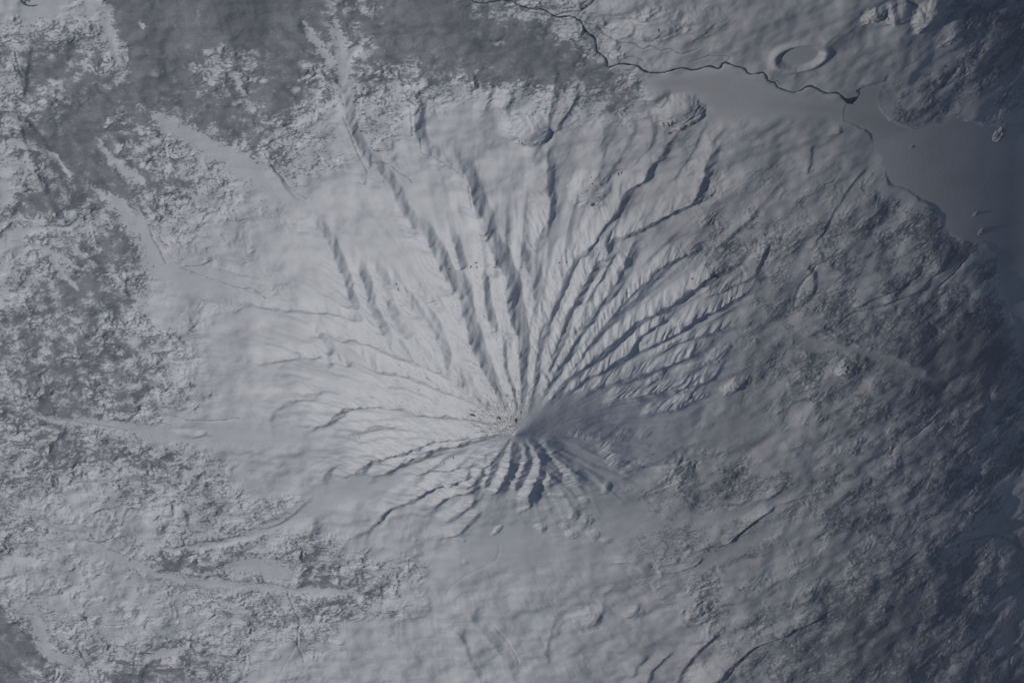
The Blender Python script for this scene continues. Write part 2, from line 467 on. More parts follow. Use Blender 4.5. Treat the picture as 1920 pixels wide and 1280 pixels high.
# ------------------------------------------------------------------ texture relief
def aniso(scale_r, scale_t, octv, seed, kind):
    # noise stretched down the flank: polar coordinates far out, scaled so the cell stays about constant
    rr = np.maximum(R, 30)
    lr = np.log(rr / 300) * 300
    f = kind(lr / scale_r, TH * 300 / scale_t, octv, seed)
    return f * np.clip(rr / 300, 0.15, 1.6)
wX = X + 12 * perlin(X / 38, Y / 38, 61); wY = Y + 12 * perlin(X / 38, Y / 38, 62)
hum = fbm(wX / 22, wY / 22, 4, 31, 0.55)            # hummocks
hum2 = ridged(wX / 13 + 3, wY / 13, 3, 41, 0.6)
ca, sa = math.cos(0.5), math.sin(0.5)
hum3 = fbm((X * ca + Y * sa) / 30, (-X * sa + Y * ca) / 15, 3, 51, 0.55)   # lobes leaning up to the right (east flank)
big = fbm(X / 95, Y / 95, 3, 71, 0.5)
flute = aniso(150, 15, 3, 81, ridged)
flute2 = aniso(260, 34, 2, 91, ridged)
fine = fbm(X / 5.5, Y / 5.5, 2, 95, 0.6)

calm = np.clip(np.maximum.reduce([lake_s, plain_s, south_s * 0.93, OPENH * 0.92]), 0, 1)
east = smooth(1250, 1450, U) * (1 - smooth(1150, 1300, V) * 0)
cone_m = 1 - smooth(300, 470, R)
hmix = smooth(0.02, 0.18, F) * (1 - 0.85 * smooth(0.62, 0.85, F))
B = 0.30 + 1.0 * hmix
clump = smooth(-0.45, 0.45, fbm(wX / 60, wY / 60, 3, 301, .6))
B = B * (1 - calm) * (0.18 + 1.1 * clump)
cone_env = smooth(25, 110, R) * (1 - smooth(330, 520, R))
H = H0.copy()
H += big * 7 * (1 - calm * 0.8) * (1 - cone_m * 0.7)
H += (HR + 0.58 * HB) * (1 - lake_s)
H += RIB2 * 1.7 * smooth(30, 130, R) * (1 - smooth(420, 560, R))
H += RIB * 1.9 * smooth(25, 110, R) * (1 - smooth(400, 520, R))
shade_side = smooth(-0.1, 0.5, (X * 0.86 - (Y - SUMY) * 0.51) / np.maximum(R, 1))
H += flute * (0.45 + 0.1 * shade_side) * cone_env * (1 - OPENH)
H += flute2 * (3.6 - 1.6 * shade_side) * cone_env * (1 - OPENH)
H += flute * 0.5 * (1 - smooth(60, 140, R)) * smooth(4, 30, R) * 2.2
land = (1 - cone_m * 0.85)
H += (hum * 1.7 * (1 - east) + (hum3 * 0.3 + hum * 0.50) * east) * B * land
H += hum2 * (0.55 - 0.13 * east) * B * land * hmix
farm = smooth(380, 480, R) * (1 - smooth(1100, 1400, R))
strk = ridged(np.log(np.maximum(R, 200) / 300) * 300 / 70 + wX / 60, TH * 300 / 7.5 + wY / 60, 3, 311, .55) * np.clip(R / 300, .5, 2.2)
H += strk * (0.17 - 0.09 * east) * farm * (1 - calm) * (0.4 + clump)
H += fine * 0.27 * (B * 0.9 + 0.10 * (1 - calm)) * land
H += fbm(wX / 12, wY / 12, 3, 120, 0.5) * 0.30 * (1 - calm) * (1 - hmix)
H -= FLOOR * 2.0
for _ in range(1):
    Hb = H.copy()
    Hb[1:-1] = (H[:-2] + 2 * H[1:-1] + H[2:]) / 4
    Hb[:, 1:-1] = (Hb[:, :-2] + 2 * Hb[:, 1:-1] + Hb[:, 2:]) / 4
    H = H + (Hb - H) * (1 - 0.8 * hmix)
H += RIB * 0.5 * smooth(25, 110, R) * (1 - smooth(350, 480, R))
# far outside the picture the grid widens: keep only the relief it can carry
edge = np.maximum.reduce([smooth(1080, 1420, np.abs(X)), smooth(1010, 1350, Y), smooth(1300, 1640, -Y)])
H = H0 + big * 7 * (1 - calm * 0.8) * (1 - cone_m * 0.7) + (H - H0 - big * 7 * (1 - calm * 0.8) * (1 - cone_m * 0.7)) * (1 - edge)
H += outside * fbm(X / 400, Y / 400, 4, 130, 0.5) * 70

# ------------------------------------------------------------------ mounds, knobs, islands
def mound(u, v, ru, rv, rot, h, p=1.6, sharp=False):
    x0, y0 = unproject(np.array([u]), np.array([v]))
    x0, y0 = x0[0], y0[0]; rv = rv / CS
    pad = max(ru, rv) * 1.3
    sl = windowed(np.array([x0]), np.array([y0]), pad)
    dx = X[sl] + WX[sl] * 0.4 - x0; dy = Y[sl] + WY[sl] * 0.4 - y0
    c, s = math.cos(rot), math.sin(rot)
    q = np.hypot((dx * c + dy * s) / ru, (-dx * s + dy * c) / rv)
    small = max(ru, rv) < 32
    q = q + (0.30 if small else 0.12) * hum[sl]
    f = np.clip(1 - q, 0, 1) if sharp else np.clip(1 - q * q, 0, 1) ** p
    H[sl] += h * f * (1 + (0.35 * hum2[sl] if small else 0))
    return sl, q
MOUNDS = [
 (1274,208,50,36,0,22),(1225,180,34,24,0,10),(985,240,50,36,0,20),(965,195,50,30,0,7),(1108,352,44,34,0,17),(1000,285,20,26,0,5),
 (1748,22,44,34,0,20),(1690,20,30,30,0,12),(1640,30,30,20,0,8),(1230,45,70,40,.3,14),(1180,10,60,30,0,10),(1320,40,50,36,.6,10),
 (1016,990,13,11,0,10),(932,992,7,15,-.5,7),(1040,1003,12,5,.2,3),(1060,985,11,15,0,6),(1078,960,12,18,0,8),(1072,1000,14,12,0,7),(1100,972,12,16,0,7),
 (1112,1000,12,14,.4,7),(1134,1012,12,8,.3,5),(1095,938,13,14,0,5),(1045,930,16,12,0,6),(1137,912,10,20,-.1,9),(1168,915,22,12,0,4),(1200,870,26,16,0,4.5),(1180,880,14,9,0,2.5),
 (1245,880,20,11,0,3),(1165,815,26,14,-.4,5),(1205,812,14,10,0,3.5),(868,1012,7,5,0,3),(778,1010,6,5,0,3),(873,1052,6,6,0,2.5),(360,812,42,9,0,5),
 (1095,1160,40,30,0,9),(1110,1165,22,20,0,5),(1190,1150,26,16,.4,7),(1330,1270,50,40,.7,14),(585,985,16,18,0,8),(575,990,24,20,0,4),(930,1165,10,20,.6,4),
 (1290,690,40,20,.5,6),(1345,660,30,18,.5,4),(1290,735,30,12,.4,4),(1230,705,30,10,.3,3),(1320,800,20,10,0,4),(1380,720,30,14,.3,6),
 (675,1108,26,10,.1,4),(300,1160,20,18,0,5),(310,1130,26,18,0,4),(850,1180,20,18,0,6),(1340,1180,26,16,0,6),(1860,1080,60,70,0,12),(1590,690,26,22,0,6),
 (1880,720,26,40,0,6),(80,735,22,10,.4,5),(30,520,40,26,.3,8),(60,1100,50,26,0,4),(345,470,40,30,0,7),(150,620,60,30,0,4),(600,230,50,30,0,4),
]
for a in MOUNDS:
    a = list(a)
    if a[2] < 32 and a[1] > 780: a[5] *= 0.4; a[2] *= 1.15; a[3] *= 1.15
    mound(*a)
# crater with a flat snow floor
cx0, cy0 = unproject(np.array([1500.0]), np.array([107.0])); cx0, cy0 = cx0[0], cy0[0]
csl = windowed(np.array([cx0]), np.array([cy0]), 130)
dx = X[csl] + WX[csl] * 0.3 - cx0; dy = Y[csl] + WY[csl] * 0.3 - cy0
cc, cs_ = math.cos(-0.22), math.sin(-0.22)
CQ = np.full(X.shape, 9.0, np.float32)
cq = np.hypot((dx * cc + dy * cs_) / 50, (-dx * cs_ + dy * cc) / 36)
CQ[csl] = cq
keep = smooth(0.8, 1.25, cq)
lo = base(X[csl], Y[csl]) + 3
H[csl] = lo * (1 - keep) + H[csl] * keep
wall = smooth(0.66, 1.0, cq + 0.05 * perlin(dx / 12, dy / 12, 7))
H[csl] += -7 * (1 - wall) + 4.6 * np.exp(-((cq - 1.04) / 0.20) ** 2)
for (u, v, r, h) in []: pass
# islands in the frozen lake
ISLANDS = [(1876,252,13,13,6),(1843,433,9,5,2.5),(1829,402,5,3,1.6),(1710,276,3,3,1.5)]
ISL = np.full(X.shape, -1, np.int8)
ls = smooth(0.15, 0.6, lake_s)
H = H0 + (H - H0) * (1 - 0.85 * plain_s)
near_lake = soft_poly(LAKE, 70)(U, V)
H = H0 + (H - H0) * (1 - 0.85 * np.clip(near_lake * 1.6, 0, 1))
H = H * (1 - ls) + (H0 - 1.0) * ls
for i, (u, v, ru, rv, h) in enumerate(ISLANDS):
    sl, q = mound(u, v, ru, rv, 0.3, h, 0.8)
    H[sl] += np.clip(1 - q, 0, 1) * hum2[sl] * 1.2
    ISL[sl] = np.where(q < 0.93, i, ISL[sl])
island = ISL >= 0

# ------------------------------------------------------------------ running water and thin channels
RIVER = [(860,-20),(880,0),(897,8),(927,3),(953,2),(973,10),(993,18),(1020,22),(1040,33),(1057,32),(1073,30),(1090,40),(1100,60),(1117,77),(1120,97),(1137,113),(1140,125),
         (1160,120),(1190,123),(1210,133),(1240,138),(1260,130),(1280,128),(1300,133),(1330,127),(1347,130),(1360,120),(1393,128),(1407,138),(1433,135),(1440,150),
         (1453,157),(1460,165),(1480,172),(1497,173),(1517,163),(1533,167),(1550,175),(1573,173),(1583,185),(1595,188)]
WATER = np.zeros_like(X); LINE = np.zeros_like(X)
def channel(pts, half, depth, water=0.0, shade=0.0, warp=0.35):
    sl, d, side, ss, L, _ = line_field(pts, half * 3 + 4, warp=warp)
    hw = half * (1 + 0.6 * perlin(ss / 14, ss * 0 + 3.3))
    H[sl] -= depth * np.clip(1 - d / (hw * 2.2), 0, 1)
    if water > 0:
        WATER[sl] = np.maximum(WATER[sl], water * (1 - smooth(0.8, 1.25, d / hw)))
    if shade > 0:
        LINE[sl] = np.maximum(LINE[sl], shade * (1 - smooth(0.7, 1.3, d / hw)) * (0.6 + 0.6 * perlin(ss / 9, ss * 0 + 8)))
channel(RIVER, 1.9, 1.6, 1.0)
channel([(1040,33),(1060,23),(1087,18),(1107,7),(1120,-12)], 1.5, 1.2, .75)
channel([(1100,43),(1120,53),(1133,67),(1160,80),(1187,83),(1205,92),(1223,88),(1240,95),(1257,93),(1280,100),(1310,92)], 1.4, 1.8, .45)
channel([(1440,150),(1446,156),(1458,152),(1462,160)], 0.9, .6, .8)
channel([(973,10),(985,22),(1010,27),(1030,32)], 1.0, 1, .6)
channel([(897,8),(915,20),(922,28)], 1.2, 1, .6)
channel([(1290,118),(1320,110),(1365,107),(1362,118)], 0.9, 1, .4)
channel([(1160,120),(1172,108),(1190,107),(1205,115)], 1.0, 1, .5)
channel([(38,-5),(46,8),(56,13),(70,12)], 1.6, 1, .9)
channel([(46,8),(50,2),(55,5)], 1.4, 1, .9)
channel([(113,170),(143,193),(167,207),(187,217),(213,218),(235,212)], 1.1, 2.2, .45)
channel([(30,100),(36,130),(50,150),(80,155),(113,170)], 1.1, 2.2, .3)
for pts in ([(280,427),(287,447),(300,470),(313,497)], [(300,447),(330,493),(370,517),(390,520)], [(400,525),(447,542),(473,542),(500,560)],
            [(0,946),(33,966),(77,973),(107,990),(140,1000),(150,1013),(187,1020),(213,1033),(253,1050),(300,1066),(337,1076),(353,1093),(383,1103)],
            [(0,1133),(40,1150),(77,1156),(87,1166),(107,1163)], [(145,1145),(190,1172),(235,1168)], [(145,1210),(165,1250),(172,1285)],
            [(540,1110),(550,1140),(562,1165),(558,1200),(570,1240)], [(700,300),(730,310),(765,335),(773,343)], [(770,205),(774,250)],
            [(788,255),(792,280),(820,290),(870,322)], [(645,215),(668,275),(690,320)], [(885,380),(878,335)], [(498,285),(505,300),(540,350),(575,375)],
            [(205,766),(240,772),(268,768)], [(268,740),(310,775),(380,790),(450,785)], [(0,740),(60,765),(90,785),(200,800),(240,808)]):
    channel(pts, 1.3, 1.6, 0, .75)
for pts in ([(1700,0),(1740,20)], [(1760,780),(1740,800),(1700,830)], [(1330,1273),(1380,1240),(1413,1212),(1467,1192),(1513,1168),(1560,1148)],
            [(1557,1093),(1613,1083),(1680,1063),(1720,1033),(1780,1020),(1827,1016),(1863,1006),(1897,1013),(1913,1026)],
            [(1880,930),(1855,950),(1830,960),(1820,985)], [(1700,560),(1660,575),(1600,590),(1570,610)], [(1818,478),(1790,510),(1760,545)],
            [(1530,500),(1500,540),(1490,570)], [(1905,1200),(1895,1220),(1892,1260)]):
    channel(pts, 2.0, 2.0, 0, .95)
channel([(500,1310),(560,1200),(600,1150)], 1.0, .8)
channel([(935,1020),(930,1050),(880,1075),(850,1095),(838,1120)], 1.6, .6)
channel([(930,1175),(960,1215),(975,1245)], 1.4, 1.4)
pool = in_poly([(1576,181),(1590,185),(1609,180),(1606,189),(1598,197),(1588,195)], U, V).astype(np.float32)
WATER = np.maximum(WATER, pool)
WATER *= 1 - outside

# ------------------------------------------------------------------ cover: woods, bare rock
gyv, gxv = np.gradient(H, gy, gx)
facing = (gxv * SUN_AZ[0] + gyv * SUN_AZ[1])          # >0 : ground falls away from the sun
speck = SPK; patch = PAT
dens = F * (1 - lake_s) * (1 - plain_s * 0.97) * (1 - cone_m * 0.85) * (1 - (CQ < 1.1))
dens = dens - OPEN * 0.75 - 0.09 * smooth(1200, 1500, U) * (dens < .5)
squig = 1 - np.abs(fbm(wX / 17, wY / 17, 2, 231, 0.5)) * 5.5          # thin wandering bands of scrub at the lobe margins
squig = np.maximum(squig, (1 - np.abs(fbm((X * ca + Y * sa) / 34, (-X * sa + Y * ca) / 14, 2, 241, 0.6)) * 6)) 
grit = perlin(X / 2.9, Y / 3.4, 261)
squig2 = 1 - np.abs(fbm(wX / 9.5, wY / 9.5, 2, 271, 0.5)) * 4.5
solid = smooth(.38, .62, dens)
ew = smooth(1150, 1400, U)
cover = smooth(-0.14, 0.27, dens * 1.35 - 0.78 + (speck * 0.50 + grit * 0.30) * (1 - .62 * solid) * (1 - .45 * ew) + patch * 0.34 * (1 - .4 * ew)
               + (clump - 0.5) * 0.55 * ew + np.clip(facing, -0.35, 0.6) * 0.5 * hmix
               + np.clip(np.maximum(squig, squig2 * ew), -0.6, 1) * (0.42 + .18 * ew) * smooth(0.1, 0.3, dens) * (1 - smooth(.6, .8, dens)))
cover = cover * smooth(0.01, 0.10, dens)
fleck = smooth(0.40, 0.55, speck + 0.35 * patch)
cover = np.maximum(cover, 0.85 * smooth(0.66, 0.95, dens) * (1 - 0.8 * fleck) * (0.85 + 0.25 * grit))
cover = np.where(island, 0.6 + 0.4 * smooth(-0.2, 0.3, speck + 0.1), cover)
shore = np.clip(1 - np.abs(lake_s - 0.32) / 0.30, 0, 1) * smooth(1600, 1650, U)
cover = np.maximum(cover, shore * smooth(-0.4, 0.2, speck + patch) * 0.55 * (1 - island))
cover = np.maximum(cover, np.clip(LINE * 1.1 + grit * .25 * (LINE > .1), 0, 1))  # channel shading painted in as dark lines
cover = (cover * (1 - edge) + edge * .6 * smooth(0.0, .8, fbm(X / 260, Y / 260, 2, 320, .5)))
cover = np.clip(cover, 0, 1) * (1 - WATER)
deep = np.zeros_like(X)
for poly, wd, val in (([(250,20),(285,50),(300,90),(322,150),(300,172),(275,130),(262,70)], 22, .8), ([(370,5),(430,60),(450,85),(500,60),(560,0),(540,-60),(340,-60)], 30, .8),
        ([(0,190),(60,220),(110,300),(150,360),(215,440),(190,440),(100,350),(40,250),(0,212)], 14, .9), ([(5,308),(80,300),(125,345),(130,368),(25,368)], 18, .7),
        ([(760,0),(780,-40),(900,-40),(880,20),(840,60),(790,40)], 30, .6), ([(870,30),(1000,60),(1100,110),(1190,170),(1190,200),(1050,130),(900,90)], 40, .6),
        ([(1860,585),(1905,612),(1900,650),(1880,700),(1820,700),(1780,640),(1830,610)], 16, 1), ([(1780,470),(1860,690),(1800,740),(1700,760),(1640,640),(1720,560)], 60, .5),
        ([(1575,1165),(1640,1150),(1660,1190),(1610,1230),(1560,1200)], 16, .8), ([(1860,830),(1960,790),(2100,800),(2100,900),(1900,900)], 30, .9),
        ([(1870,1010),(1960,960),(2100,980),(2100,1400),(1890,1400),(1905,1200),(1925,1100)], 24, 1), ([(1740,20),(1800,0),(1960,-40),(2100,0),(2100,240),(1900,220),(1850,120)], 50, .8)):  # patches at the far right paint edge darkening into the woods
    deep = np.maximum(deep, val * soft_poly(poly, wd)(JU, JV))
cover = np.maximum(cover, smooth(.45, .95, deep) * .7 * np.clip(.8 + .8 * speck, 0, 1) * (1 - lake_s) * (1 - WATER))
deep = np.maximum(deep, 0.75 * smooth(0.05, 0.75, fbm((X * .8 + Y * .6) / 40, (-X * .6 + Y * .8) / 110, 3, 341, .55)))
deep = np.maximum(deep * .6, 0.30 * smooth(1300, 1600, U + 40 * big))  # woods painted darker toward the east as edge shade
deep = np.where(island, 1.0, deep)
east_dim = np.clip(smooth(880, 1400, U + 60 * big) * 0.85 * (1 - cone_m), 0, 1)      # edge darkening painted into the snow and lake colour, stronger eastward
east_dim = np.maximum(east_dim, np.maximum(lake_s, plain_s))
slope = np.hypot(gxv, gyv)
streak = aniso(34, 3.4, 2, 221, fbm)
streak = streak / np.clip(np.maximum(R, 30) / 300, 0.15, 1.6)
lit = 1 - shade_side
streakA = fbm(np.log(np.maximum(R, 12) / 300) * 300 / 75, TH * 300 / 15, 3, 251, 0.8) + 0.25 * perlin(X / 3, Y / 3, 252)
streak = streak * smooth(60, 160, R) + streakA * (1 - smooth(60, 160, R))
rockp = smooth(230, 20, R) * 0.22 + smooth(110, 10, R) * 0.42 - 0.04
rock = smooth(0.12, 0.75, streak * 0.62 + rockp - 0.16 + 0.25 * (slope - 0.62)) * lit * (1 - smooth(300, 400, R))
ribrock = smooth(0.35, 0.75, speck * 0.8 + 0.35 * streak + 0.1) * smooth(0.15, 0.5, np.abs(RIB)) * (1 - smooth(260, 430, R)) * smooth(-0.6, 0.1, TH) * (TH < 2.6)
rock = np.clip(rock * 0.85 + ribrock * 0.3, 0, 1)

# ------------------------------------------------------------------ materials
def terrain_material():
    m = bpy.data.materials.new('snowfield'); m.use_nodes = True
    nt = m.node_tree; N = nt.nodes; L = nt.links; N.clear()
    out = N.new('ShaderNodeOutputMaterial'); bs = N.new('ShaderNodeBsdfPrincipled')
    L.new(bs.outputs[0], out.inputs[0]); bs.inputs['Roughness'].default_value = 0.85
    bs.inputs['Specular IOR Level'].default_value = 0.15
    tc = N.new('ShaderNodeTexCoord')
    def noise(scale, detail=3.0):
        n = N.new('ShaderNodeTexNoise'); n.inputs['Scale'].default_value = scale; n.inputs['Detail'].default_value = detail
        L.new(tc.outputs['Object'], n.inputs['Vector']); return n
    def attr(nm):
        a = N.new('ShaderNodeAttribute'); a.attribute_name = nm; return a.outputs['Fac']
    def mix(fac, a, b):
        x = N.new('ShaderNodeMix'); x.data_type = 'RGBA'
        for sock, val in ((x.inputs[0], fac), (x.inputs[6], a), (x.inputs[7], b)):
            if isinstance(val, bpy.types.NodeSocket): L.new(val, sock)
            else: sock.default_value = val
        return x.outputs[2]
    def ramp(src, lo, hi):
        r = N.new('ShaderNodeMapRange'); r.inputs[1].default_value = lo; r.inputs[2].default_value = hi
        L.new(src, r.inputs[0]); return r.outputs[0]
    snow = mix(ramp(noise(0.06, 4).outputs[0], .3, .7), (.775, .795, .825, 1), (.735, .755, .79, 1))
    wood = mix(ramp(noise(1.1, 4).outputs[0], .35, .65), (.295, .308, .34, 1), (.37, .383, .415, 1))
    stone = mix(ramp(noise(1.6, 4).outputs[0], .35, .65), (.16, .15, .15, 1), (.30, .28, .27, 1))
    ice_dim = mix(ramp(noise(0.03, 5).outputs[0], .35, .65), (.56, .565, .58, 1), (.44, .445, .46, 1))  # frozen lake tone, also used to paint the eastern snow darker
    col = mix(attr('ice_dim'), snow, ice_dim)
    wood = mix(attr('deep'), wood, (.155, .165, .195, 1))
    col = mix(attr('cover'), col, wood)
    col = mix(attr('rock'), col, stone)
    col = mix(attr('water'), col, (.045, .065, .085, 1))
    L.new(col, bs.inputs['Base Color'])
    bp = N.new('ShaderNodeBump'); bp.inputs['Strength'].default_value = 0.35; bp.inputs['Distance'].default_value = 0.25
    L.new(noise(1.3, 3).outputs[0], bp.inputs['Height']); L.new(bp.outputs[0], bs.inputs['Normal'])
    return m
MAT = terrain_material()
def plain_mat(name, c0, c1, scale, rough=.9):
    m = bpy.data.materials.new(name); m.use_nodes = True; nt = m.node_tree; N = nt.nodes; L = nt.links
    bs = N['Principled BSDF']; bs.inputs['Roughness'].default_value = rough
    tc = N.new('ShaderNodeTexCoord'); n = N.new('ShaderNodeTexNoise'); n.inputs['Scale'].default_value = scale; n.inputs['Detail'].default_value = 5
    r = N.new('ShaderNodeValToRGB'); r.color_ramp.elements[0].color = (*c0, 1); r.color_ramp.elements[1].color = (*c1, 1)
    r.color_ramp.elements[0].position = .35; r.color_ramp.elements[1].position = .65
    L.new(tc.outputs['Object'], n.inputs['Vector']); L.new(n.outputs[0], r.inputs[0]); L.new(r.outputs[0], bs.inputs['Base Color'])
    return m
ROCKM = plain_mat('bare_rock', (.06, .06, .065), (.20, .195, .19), 2.5)

# ------------------------------------------------------------------ split the one sheet into its named pieces
fc = lambda a: (a[:-1, :-1] + a[1:, :-1] + a[:-1, 1:] + a[1:, 1:]) / 4
lab = np.zeros((NY - 1, NX - 1), np.int8)                       # 0 ground
Rf = fc(R) + 14 * fc(big)
lab[Rf < 430] = 1                                                # volcano
lab[fc(CQ) < 1.12] = 2                                           # crater
lab[(fc(cover) > 0.5) & (lab != 1)] = 3                          # woodland
lab[fc(lake_s) > 0.5] = 4
for i in range(len(ISLANDS)):
    lab[fc((ISL == i).astype(np.float32)) > 0.5] = 10 + i
lab[fc(WATER) > 0.5] = 5
VP = np.stack([X * S, Y * S, H * S], -1).reshape(-1, 3).astype(np.float32)
idx = np.arange(NY * NX, dtype=np.int32).reshape(NY, NX)
quads = np.stack([idx[:-1, :-1], idx[:-1, 1:], idx[1:, 1:], idx[1:, :-1]], -1)
attrs = {'cover': cover, 'rock': rock, 'water': WATER, 'ice_dim': np.clip(east_dim * (~island), 0, 1), 'deep': deep}

def tag(o, label, cat=None, kind=None, group=None):
    o['label'] = label
    if cat: o['category'] = cat
    if kind: o['kind'] = kind
    if group: o['group'] = group

def piece(name, value, label, cat=None, kind=None, group=None):
    q = quads[lab == value].reshape(-1)
    used, inv = np.unique(q, return_inverse=True)
    me = bpy.data.meshes.new(name)
    n = len(inv) // 4
    me.vertices.add(len(used)); me.vertices.foreach_set('co', VP[used].reshape(-1))
    me.loops.add(n * 4); me.loops.foreach_set('vertex_index', inv.astype(np.int32))
    me.polygons.add(n); me.polygons.foreach_set('loop_start', np.arange(0, n * 4, 4, dtype=np.int32))
    me.polygons.foreach_set('use_smooth', np.ones(n, bool))
    me.update(calc_edges=True)
    for k, a in attrs.items():
        at = me.attributes.new(k, 'FLOAT', 'POINT')
        at.data.foreach_set('value', a.reshape(-1)[used].astype(np.float32))
    me.materials.append(MAT)
    o = bpy.data.objects.new(name, me); bpy.context.scene.collection.objects.link(o)
    tag(o, label, cat, kind, group)
    return o
piece('ground', 0, 'snow-covered plateau, valleys and lava fields spread around the volcano', 'ground', 'structure')
piece('volcano', 1, 'snow-covered cone cut by deep gullies that radiate from its sharp summit', 'volcano', 'structure')
piece('crater', 2, 'round crater with a flat snow floor beside the winding dark river', 'crater', 'structure')
piece('woodland', 3, 'grey snowy woodland and scrub in ragged patches over the lowland', 'woodland', 'stuff')
piece('frozen_lake', 4, 'smooth frozen lake east of the volcano, sloped and painted darker towards the right edge', 'lake', 'structure')
piece('river', 5, 'thin dark open river winding over the snow to a small pool at the frozen lake', 'river', 'structure')
isl_lab = ['largest island, a dark rocky hump near the north shore of the frozen lake',
           'low oval snow-dusted island off the wooded point of the frozen lake',
           'tiny flat islet just above the low oval island in the frozen lake',
           'speck of an islet alone in the open part of the frozen lake']
for i in range(len(ISLANDS)):
    piece('island', 10 + i, isl_lab[i], 'island')

# ------------------------------------------------------------------ bare rock outcrops standing out of the snow
Hs = H
def height_at(x, y):
    x = np.asarray(x, float); y = np.asarray(y, float)
    i = np.clip(np.searchsorted(gx, x) - 1, 0, NX - 2); j = np.clip(np.searchsorted(gy, y) - 1, 0, NY - 2)
    fx = (x - gx[i]) / (gx[i + 1] - gx[i]); fy = (y - gy[j]) / (gy[j + 1] - gy[j])
    return (Hs[j, i] * (1 - fx) + Hs[j, i + 1] * fx) * (1 - fy) + (Hs[j + 1, i] * (1 - fx) + Hs[j + 1, i + 1] * fx) * fy

def rock_mesh(rx, ry, rz, rot, seed):
    """craggy crag: a lumpy dome on a finely divided sheet, its foot sunk in the snow"""
    rn = random.Random(seed); n, k = 26, 9
    vs, fs = [], []
    ph = [rn.uniform(0, 6.28) for _ in range(6)]
    for j in range(k + 1):
        q = j / k
        for i in range(n):
            a = 2 * math.pi * i / n
            e = 1 + .22 * math.sin(2 * a + ph[0]) + .16 * math.sin(3 * a + ph[1]) + .13 * math.sin(5 * a + ph[2]) + .10 * math.sin(8 * a + ph[3] + 3 * q)
            rr = q * e + rn.uniform(-.02, .02)
            z = (1 - q) ** .7 * (1 + .35 * math.sin(3 * a + ph[4]) * q) + rn.uniform(-.06, .06) * (1 if 0 < j < k else 0)
            x = math.cos(a) * rr * rx; y = math.sin(a) * rr * ry
            c, s = math.cos(rot), math.sin(rot)
            vs.append((x * c - y * s, x * s + y * c, (z if j < k else -.5) * rz if j else rz))
    for j in range(k):
        for i in range(n):
            i2 = (i + 1) % n
            if j == 0 : pass
            fs.append((j * n + i, (j + 1) * n + i, (j + 1) * n + i2, j * n + i2))
    me = bpy.data.meshes.new('rock_outcrop'); me.from_pydata(vs, [], fs); me.update()
    me.materials.append(ROCKM)
    return me
ROCKS = [
 (1112,383,7,6,.2,3,'largest bare dark crag, standing on the smooth snow right of the long pale gully'),
 (1111,345,2.6,2.4,0,1.2,'small dark rock, lower of two above the largest crag'),
 (1109,333,2,2,0,1,'small dark rock, upper of two above the largest crag'),
 (1101,359,1.2,4.5,.1,1,'thin upright sliver of dark rock up and left of the largest crag'),
 (1091,363,1.6,1.8,0,.9,'small dark rock farthest left in the cluster round the largest crag'),
 (1124,370,1.8,3.2,-.6,1,'slanting dark rock just up and right of the largest crag'),
 (1253,232,3,9,.25,3,'dark feathered rock rib on the rounded snow cone left of the frozen plain'),
 (1260,230,1.6,8,-.35,2,'narrow dark rib leaning right on the rounded snow cone'),
 (1245,233,1.6,6,.8,2,'narrow dark rib leaning left on the rounded snow cone'),
 (1255,250,5,4.5,.5,2.4,'broad dark rock at the foot of the ribs on the rounded snow cone'),
 (979,268,2.6,4,.3,1.6,'dark rock beside the shaded scarp of the upper mound, lowest of three'),
 (974,265,2.4,2.4,0,1.2,'dark rock in the middle of three by the shaded scarp of the upper mound'),
 (971,258,1.6,1.6,0,1,'little dark rock at the top of three by the shaded scarp of the upper mound'),
 (1235,57,2.6,6,.2,2.5,'dark rock rib on the snow hill above the winding river'),
 (1298,523,2.8,2.6,0,1.3,'lone round dark rock on the right flank of the volcano beside a pale ridge'),
 (883,501,3,3.6,.2,1.3,'dark rock on the lit gully wall above the summit, left one of its cluster'),
 (893,493,4,1.8,-.6,1.2,'slanting dark rock at the top of the cluster on the lit gully wall'),
 (894,502,1.8,3.6,.1,1.1,'upright dark rock low in the cluster on the lit gully wall'),
 (902,499,1.5,1.8,0,.9,'tiny dark rock, right one of the cluster on the lit gully wall'),
 (743,533,2.4,2.2,0,1,'dark rock on the broad left ridge, upper one of a pair'),
 (747,544,1.4,4,.2,1,'thin dark rock on the broad left ridge, lower one of a pair'),
 (1160,328,1.6,6,.3,1.2,'dark feathered rock on the open slope left of the long right gully'),
 (1165,325,1.5,5,-.3,1.1,'small dark rib right beside the feathered rock on the open slope'),
 (1062,492,2.6,1.8,.3,1.2,'dark rock, upper right of those above the smooth snow bowl between gullies'),
 (1049,493,2.4,2,.3,1.1,'dark rock, left of those above the smooth snow bowl between gullies'),
 (842,505,1.8,2.4,.4,1,'small dark rock in the shaded bed of the main left gully'),
 (889,779,16,2.2,-.33,2.2,'long dark rock wall slanting down the snow just left of the summit'),
 (938,785,9,2.5,-.9,2.2,'steep dark rock rib falling from the left side of the summit'),
 (967,790,3.5,7,.1,2.4,'dark jagged rocks at the very top of the cone'),
 (712,861,5,1.2,.35,1,'dark rock band on the lit left ridge below the summit'),
 (735,855,4,1.2,.3,1,'short dark rock band higher up the lit left ridge below the summit'),
 (757,848,3,1.4,.3,1,'dark rock at the upper end of the lit left ridge below the summit'),
 (850,856,1.6,6,-.25,1.1,'forked dark rock on the bright slope lower left of the summit'),
 (834,870,3,1.6,0,1,'small dark rock below the forked rock on the bright slope'),
]
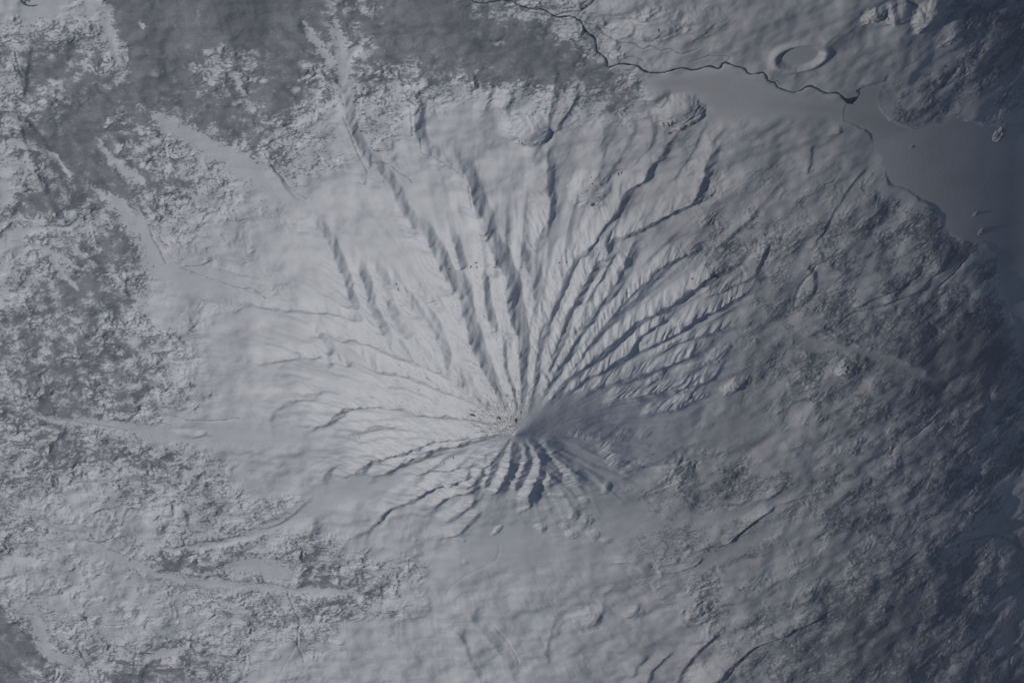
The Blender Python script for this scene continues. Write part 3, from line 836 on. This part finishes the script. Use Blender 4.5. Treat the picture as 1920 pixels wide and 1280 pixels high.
for i, (u, v, rx, ry, rot, rz, lb) in enumerate(ROCKS):
    x, y = unproject(np.array([float(u)]), np.array([float(v)]), height_at)
    me = rock_mesh(rx * S * .62, ry / CS * S * .62, rz * S * .8, rot, 100 + i)
    o = bpy.data.objects.new('rock_outcrop', me); bpy.context.scene.collection.objects.link(o)
    o.location = (x[0] * S, y[0] * S, float(height_at(x, y)[0]) * S)
    tag(o, lb, 'rock', None, 'bare rocks standing out of the snow')

# ------------------------------------------------------------------ light, sky, camera
sc = bpy.context.scene
w = bpy.data.worlds.new('World'); sc.world = w; w.use_nodes = True
nt = w.node_tree; bg = nt.nodes['Background']
sky = nt.nodes.new('ShaderNodeTexSky'); sky.sky_type = 'NISHITA'; sky.sun_disc = False
sky.sun_elevation = SUN_EL; sky.sun_rotation = math.atan2(SUN_AZ[0], SUN_AZ[1])
tint = nt.nodes.new('ShaderNodeMix'); tint.data_type = 'RGBA'; tint.blend_type = 'MULTIPLY'; tint.inputs[0].default_value = 1
tint.inputs[7].default_value = (.90, .97, 1.12, 1)          # thin clear winter air over the snow
nt.links.new(sky.outputs[0], tint.inputs[6]); nt.links.new(tint.outputs[2], bg.inputs[0]); bg.inputs[1].default_value = 0.03; sky.air_density = 1.0; sky.dust_density = 0; sky.ozone_density = 2.5; sky.altitude = 0
sd = bpy.data.lights.new('sun', 'SUN'); sd.energy = 2.9; sd.angle = math.radians(0.5); sd.color = (1.0, .955, .885)
so = bpy.data.objects.new('sun', sd); sc.collection.objects.link(so)
from mathutils import Vector
n = math.hypot(*SUN_AZ)
sv = Vector((SUN_AZ[0] / n * math.cos(SUN_EL), SUN_AZ[1] / n * math.cos(SUN_EL), math.sin(SUN_EL)))
so.rotation_euler = sv.to_track_quat('Z', 'Y').to_euler()
so.location = sv * 600

# the air between orbit and the ground: one closed even box, its floor below the lowest ground, its top above the camera
HZ0 = float(H.min()) * S - 1.0; HZ1 = DIST * S * CS + 60
ex = 22000 * S * 1.35
bpy.ops.mesh.primitive_cube_add(size=1, location=(0, 0, (HZ0 + HZ1) / 2))
hz = bpy.context.object; hz.name = 'haze'; hz.data.name = 'haze'; hz.scale = (2 * ex, 2 * ex, HZ1 - HZ0)
hm = bpy.data.materials.new('haze'); hm.use_nodes = True; hn = hm.node_tree; hn.nodes.clear()
ho = hn.nodes.new('ShaderNodeOutputMaterial'); pv = hn.nodes.new('ShaderNodeVolumePrincipled')
pv.inputs['Color'].default_value = (.64, .78, 1.0, 1); pv.inputs['Density'].default_value = 1.8e-5; pv.inputs['Anisotropy'].default_value = 0.1
hn.links.new(pv.outputs[0], ho.inputs['Volume']); hz.data.materials.append(hm)
tag(hz, 'thin blue haze of air over the whole snowfield', None, 'stuff')

cd = bpy.data.cameras.new('camera'); co = bpy.data.objects.new('camera', cd); sc.collection.objects.link(co)
cd.sensor_width = 36; cd.lens = 18 / (960.0 / DIST)
co.location = (0, DIST * S * SN, DIST * S * CS)
from mathutils import Matrix
zc = Vector((0, SN, CS)); xc = Vector((1, 0, 0)); yc = Vector((0, CS, -SN))
co.matrix_world = Matrix.Translation(co.location) @ Matrix((xc, yc, zc)).transposed().to_4x4()
cd.clip_start = 10; cd.clip_end = 60000
sc.camera = co
vs = sc.view_settings
vs.view_transform = 'Standard'; vs.look = 'None'; vs.gamma = 1; vs.exposure = -0.60
